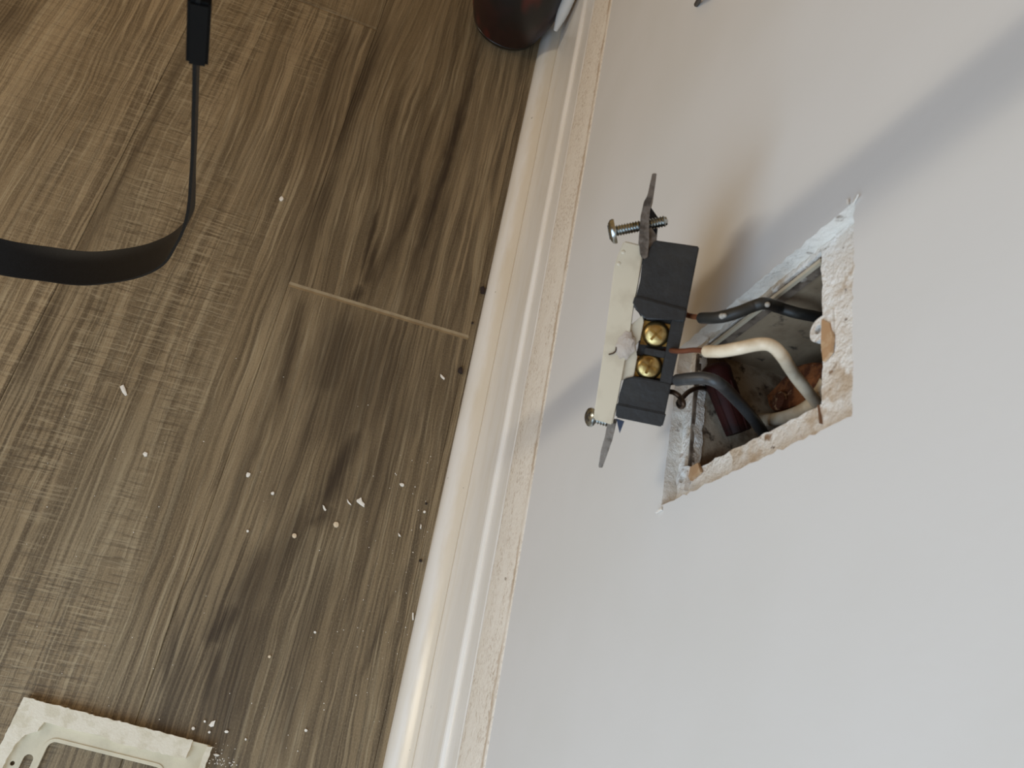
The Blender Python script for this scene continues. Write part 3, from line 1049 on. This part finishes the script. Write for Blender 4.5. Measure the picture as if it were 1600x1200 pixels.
# ------------------------------------------------------------------ dark turned furniture foot against the baseboard
fc = Vector((0.661, 0.0595, 0.0))
foot = empty('furniture_foot', fc, 'dark mahogany furniture foot standing on the floor by the baseboard', 'furniture leg')
b = bmesh.new()
lathe(b, [(.0350, .009), (.0372, .014), (.0390, .020), (.0425, .032), (.0450, .045), (.0455, .060), (.0440, .080), (.040, .11), (.038, .22)], (0, 0, 0), (0, 0, 1), 40)
link_mesh('turned_leg', b, M['mahogany'], foot)
b = bmesh.new()
lathe(b, [(.0260, .0), (.0300, .0018), (.0334, .0050), (.0356, .0095), (.0340, .0115)], (0, 0, 0), (0, 0, 1), 40)
link_mesh('base_ring', b, M['ebony'], foot)

# white cord end hanging beside the foot
p0 = on_wall(868, 47, .0145)
b = bmesh.new()
pth = catmull([p0, p0 + Vector((.003, 0, .018)), p0 + Vector((.006, 0, .060)), p0 + Vector((.008, .001, .14)), p0 + Vector((.010, .001, .24))], 8)
rr = [.0022 + .0036 * min(1, i / 9) for i in range(len(pth))]
tube(b, [q - p0 for q in pth], rr, 16)
cord = link_mesh('white_cable', b, M['whitecord'])
cord.location = p0
tag(cord, 'off-white cable end hanging between dark foot and baseboard', 'cable')

# dark hook tip at the top of the wall
p0 = on_wall(1090, 5, .004)
b = bmesh.new()
pth = catmull([on_wall(1088, 7, .0008), on_wall(1093, -2, .003), on_wall(1099, -16, .006), on_wall(1106, -38, .006), on_wall(1110, -64, .001)], 6)
tube(b, [q - p0 for q in pth], .0012, 10)
hook = link_mesh('wall_hook', b, M['dark'])
hook.location = p0
tag(hook, 'dark metal hook tip at the wall, upper edge of the photo', 'hook')

# ------------------------------------------------------------------ cover plate lying on the floor, back side up
c_tl = on_floor(38, 1091, .006)
c_tr = on_floor(331, 1166, .006)
ex = (c_tr - c_tl)
PL = ex.length
ex.normalize()
ez = Vector((0, 0, 1))
ey = ez.cross(ex)
down_dir = on_floor(2, 1165, .006) - c_tl
if ey.dot(down_dir) < 0:
    ey = -ey
PW = PL * .62
plate = empty('cover_plate', (c_tl.x, c_tl.y, 0), 'cream wall cover plate lying back side up on the plank floor', 'cover plate')
plate.matrix_world = Matrix(((ex.x, ey.x, 0, c_tl.x), (ex.y, ey.y, 0, c_tl.y), (0, 0, 1, 0), (0, 0, 0, 1)))
k = PL / .114
# plate-local: x along the long edge, y across, metres


def rrect(x0, y0, x1, y1, r, n=6):
    out = []
    for cx, cy, a0 in ((x1 - r, y0 + r, -90), (x1 - r, y1 - r, 0), (x0 + r, y1 - r, 90), (x0 + r, y0 + r, 180)):
        for i in range(n + 1):
            a = math.radians(a0 + 90 * i / n)
            out.append(Vector((cx + r * math.cos(a), cy + r * math.sin(a), 0)))
    return out


def holed(bm, outer, holes, z0, z1):
    top = []
    for z in (z0, z1):
        edges = []
        loops = []
        for L in [outer] + holes:
            vs = [bm.verts.new((p.x, p.y, z)) for p in L]
            loops.append(vs)
            for i in range(len(vs)):
                edges.append(bm.edges.new((vs[i], vs[(i + 1) % len(vs)])))
        bmesh.ops.triangle_fill(bm, use_beauty=True, use_dissolve=False, edges=edges)
        top.append(loops)
    for A, B in zip(*top):
        for i in range(len(A)):
            j = (i + 1) % len(A)
            bm.faces.new((A[i], A[j], B[j], B[i]))


win = rrect(.0232 * k, .0185 * k, (.114 - .0232) * k, PW - .0185 * k, .004 * k)
slotL = rrect(.0135 * k, PW / 2 - .0075 * k, .0190 * k, PW / 2 + .0075 * k, .0027 * k)
slotR = rrect((.114 - .0190) * k, PW / 2 - .0075 * k, (.114 - .0135) * k, PW / 2 + .0075 * k, .0027 * k)
dotL = [Vector((.0092 * k + .0013 * math.cos(a), PW / 2 - .001 * k + .0013 * math.sin(a), 0)) for a in [2 * math.pi * i / 12 for i in range(12)]]
dotR = [Vector(((.114 - .0092) * k + .0013 * math.cos(a), PW / 2 + .0013 * math.sin(a), 0)) for a in [2 * math.pi * i / 12 for i in range(12)]]
b = bmesh.new()
holed(b, rrect(.0012, .0012, PL - .0012, PW - .0012, .001, 2), [win, slotL, slotR, dotL, dotR], .0008, .0026)
link_mesh('plate_web', b, M['plate'], plate, smooth=False)
# raised rim of the opening
b = bmesh.new()
win_o = rrect(.0212 * k, .0165 * k, (.114 - .0212) * k, PW - .0165 * k, .006 * k)
holed(b, win_o, [win], .0024, .0032)
link_mesh('opening_rim', b, M['plate'], plate, smooth=False)
# outer rim walls
b = bmesh.new()
rim_i = rrect(.0022, .0022, PL - .0022, PW - .0022, .0012, 2)
holed(b, rrect(0, 0, PL, PW, .0015, 2), [rim_i], .0, .0052)
link_mesh('edge_rim', b, M['plate'], plate, smooth=False)
# crust of wall paint still stuck to two edges, torn inner border
b = bmesh.new()


def crust(pts, z0, z1, seed):
    q = jag([Vector((x, y, 0)) for x, y in pts], .0016, .0006, seed, 420, Vector((0, 0, 1)))
    q = [Vector((p.x, p.y, z0)) for p in q]
    prism(b, q, (0, 0, 1), z1 - z0)


crust([(.0075 * k, -.0006), (PL * .893, -.0006), (PL * .893, .0100 * k), (.060 * k, .0112 * k), (.050 * k, .0092 * k), (.034 * k, .0100 * k), (.016 * k, .0095 * k), (.0085 * k, .0090 * k)], .0024, .0066, 1.0)
crust([(-.0006, -.0006), (.0085 * k, -.0006), (.0095 * k, .006 * k), (.0165 * k, .0090 * k), (.0150 * k, .0150 * k), (.0095 * k, .0185 * k), (.0068 * k, .024 * k), (.0060 * k, .036 * k), (.0072 * k, .05 * k), (.006 * k, PW), (-.0006, PW)], .0024, .0062, 2.0)
link_mesh('paint_crust', b, M['paintlay'], plate, smooth=False)
b = bmesh.new()
crust([(PL - .0028, .0006), (PL + .0006, .0002), (PL + .0007, .020 * k), (PL + .0004, .05 * k), (PL - .0026, .05 * k), (PL - .0030, .02 * k)], .0024, .0068, 4.0)
link_mesh('paint_ridge', b, M['paintlay'], plate, smooth=False)

# ------------------------------------------------------------------ paint chips and crumbs on the floor
def chip(outline, mat, label, name='paint_chip', cat='paint chip', group='paint chips on the floor', th=.0009, z=0.0002, tilt=.25):
    pts = [on_floor(x, y) for x, y in outline]
    c = sum(pts, Vector()) / len(pts)
    b = bmesh.new()
    q = []
    for i, p in enumerate(pts):
        d = p - c
        q.append(Vector((d.x, d.y, 0)))
    lo = [b.verts.new(v) for v in q]
    hi = [b.verts.new(v * .9 + Vector((0, 0, th * (1 + tilt * mnoise.noise(v * 900) + .4 * (v.x - v.y) / .004 * tilt)))) for v in q]
    m = b.verts.new((0, 0, th * 1.25))
    kk = len(q)
    b.faces.new(lo[::-1])
    for i in range(kk):
        j = (i + 1) % kk
        b.faces.new((lo[i], lo[j], hi[j], hi[i]))
        b.faces.new((hi[i], hi[j], m))
    o = link_mesh(name, b, mat, smooth=False)
    o.location = (c.x, c.y, z)
    return tag(o, label, cat, group)


def blob(x, y, r, n=8, sx=1.0, rot=0.0):
    out = []
    for i in range(n):
        a = 2 * math.pi * i / n
        rr = r * (1 + .28 * mnoise.noise(Vector((x * .37 + math.cos(a), y * .37 + math.sin(a), 2))))
        px, py = rr * sx * math.cos(a), rr * math.sin(a)
        out.append((x + px * math.cos(rot) - py * math.sin(rot), y + px * math.sin(rot) + py * math.cos(rot)))
    return out


G = M['chip']
chip([(187, 604), (193, 601), (196, 607), (199, 617), (196, 619), (191, 613)], G, 'white wedge-shaped paint chip alone on the mid-left floor')
chip(blob(440, 311, 3.6), G, 'small white paint crumb nearest the plank end joint, above it')
chip([(223, 709), (226, 706), (231, 708), (230, 713), (226, 714)], G, 'small boxy cream paint chip on the left floor below the wedge')
chip(blob(388, 742, 4.4, 7, .8, .6), G, 'oval cream paint chip on the dark grain line, mid-floor')
chip([(557, 781), (561, 779), (564, 777), (566, 784), (570, 788), (569, 793), (563, 789), (557, 784)], G, 'largest flat pale paint flake near the dark knot')
chip([(504, 789), (507, 791), (508, 794), (510, 797), (508, 799), (505, 795)], G, 'thin white sliver lying on the dark knot')
chip([(542, 780), (544, 783), (548, 788), (549, 790), (546, 788), (543, 785)], G, 'narrow bent white splinter left of the largest flake')
chip(blob(525, 820, 4.8, 9), M['chiptan'], 'round tan paint pellet below the dark knot')
chip(blob(460, 837, 3.8, 8), M['chiptan'], 'small round tan pellet left of the larger tan pellet')
chip(blob(426, 771, 2.8, 7), G, 'tiny cream crumb left of the dark knot')
chip(blob(387, 830, 2.3, 6), G, 'tiny white speck below the oval chip on the dark grain')
chip([(688, 585), (691, 587), (695, 592), (694, 594), (690, 591), (688, 588)], G, 'white grain-shaped chip close to the baseboard above mid-height')
chip(blob(628, 758, 2.8, 6, 1.4, .5), G, 'small slanted white chip between the largest flake and the baseboard')
chip([(622, 833), (625, 836), (626, 839), (623, 838)], G, 'small white sliver below the slanted chip')
chip(blob(663, 800, 2.2, 6), G, 'tiny white crumb beside the baseboard foot, upper of two')
chip([(657, 819), (658.5, 821), (657.5, 827), (656, 825)], G, 'tiny upright white sliver beside the baseboard foot, lower of two')
chip([(644, 957), (646, 957), (646, 969), (644, 969)], G, 'long thin white sliver touching the baseboard foot')
chip([(326, 1133), (331, 1127), (337, 1125), (334, 1135), (329, 1136)], G, 'triangular white chip above the right end of the cover plate')
chip(blob(302, 1138, 3.0, 6), G, 'small white chip left of the triangular one')
chip(blob(320, 1127, 2.2, 6), G, 'tiny white crumb just above the triangular chip')
chip(blob(327, 1144, 2.4, 6), G, 'tiny white crumb just below the triangular chip')
chip(blob(354, 1143, 2.6, 6, 1.4), G, 'small flat white chip right of the triangular one')
chip(blob(384, 1155, 2.2, 6, .7), G, 'tiny white crumb farthest right of the cover plate')
chip([(333, 1178), (338, 1177), (344, 1180), (340, 1182), (335, 1181)], G, 'pale sliver beside the right corner of the cover plate')
chip(blob(421, 1026, 2.6, 6), M['chiptan'], 'tan crumb midway between cover plate and dark knot')
chip(blob(492, 988, 2.2, 6), G, 'tiny white crumb up right of the tan crumb')
chip(blob(478, 1141, 2.6, 6), G, 'small white crumb on the lower floor midway to the baseboard')
chip(blob(637, 637, 1.8, 6), G, 'tiny pale speck near the strip beside the baseboard') if False else None
D = M['crumb']
chip([(750, 450), (755, 448), (757, 453), (756, 460), (751, 459)], D, 'dark brown crumb against the baseboard near the plank joint', 'dirt_crumb', 'crumb', 'dark crumbs by the baseboard', .002)
chip([(716, 576), (719, 574), (722, 575), (722, 585), (718, 584), (715, 581)], D, 'dark brown half-round crumb by the baseboard below the plank joint', 'dirt_crumb', 'crumb', 'dark crumbs by the baseboard', .002)
chip(blob(738, 505, 1.8, 6), D, 'tiny dark speck by the baseboard beside the joint end', 'dirt_crumb', 'crumb', 'dark crumbs by the baseboard', .001)
chip(blob(657, 876, 2.6, 6), D, 'small black crumb by the baseboard on the lower floor', 'dirt_crumb', 'crumb', 'dark crumbs by the baseboard', .001)
chip(blob(666, 787, 2.0, 6), D, 'tiny dark crumb just above the white crumbs at the baseboard foot', 'dirt_crumb', 'crumb', 'dark crumbs by the baseboard', .001)

# fine plaster dust: past counting
b = bmesh.new()


def dust(x, y, r):
    p = on_floor(x, y)
    d = (p - CAM).dot(FWD)
    rr = r * d / FPX
    bmesh.ops.create_icosphere(b, subdivisions=1, radius=rr, matrix=Matrix.Translation((p.x, p.y, rr * .45)) @ Matrix.Diagonal((1, random.uniform(.6, 1.3), .5, 1)))


for i in range(62):
    y = random.uniform(700, 1195)
    xb = 725 - (y - 600) * .21
    x = xb - 6 - abs(random.gauss(0, 60))
    dust(x, y, random.uniform(.4, .95))
for i in range(70):
    dust(random.gauss(340, 14), random.gauss(1186, 9), random.uniform(.4, 1.3))
for i in range(60):
    dust(random.uniform(40, 600), random.uniform(560, 1150), random.uniform(.4, .9))
tag(link_mesh('plaster_dust', b, M['chip'], smooth=False), 'scattered white plaster dust specks on the floor by the baseboard', kind='stuff')
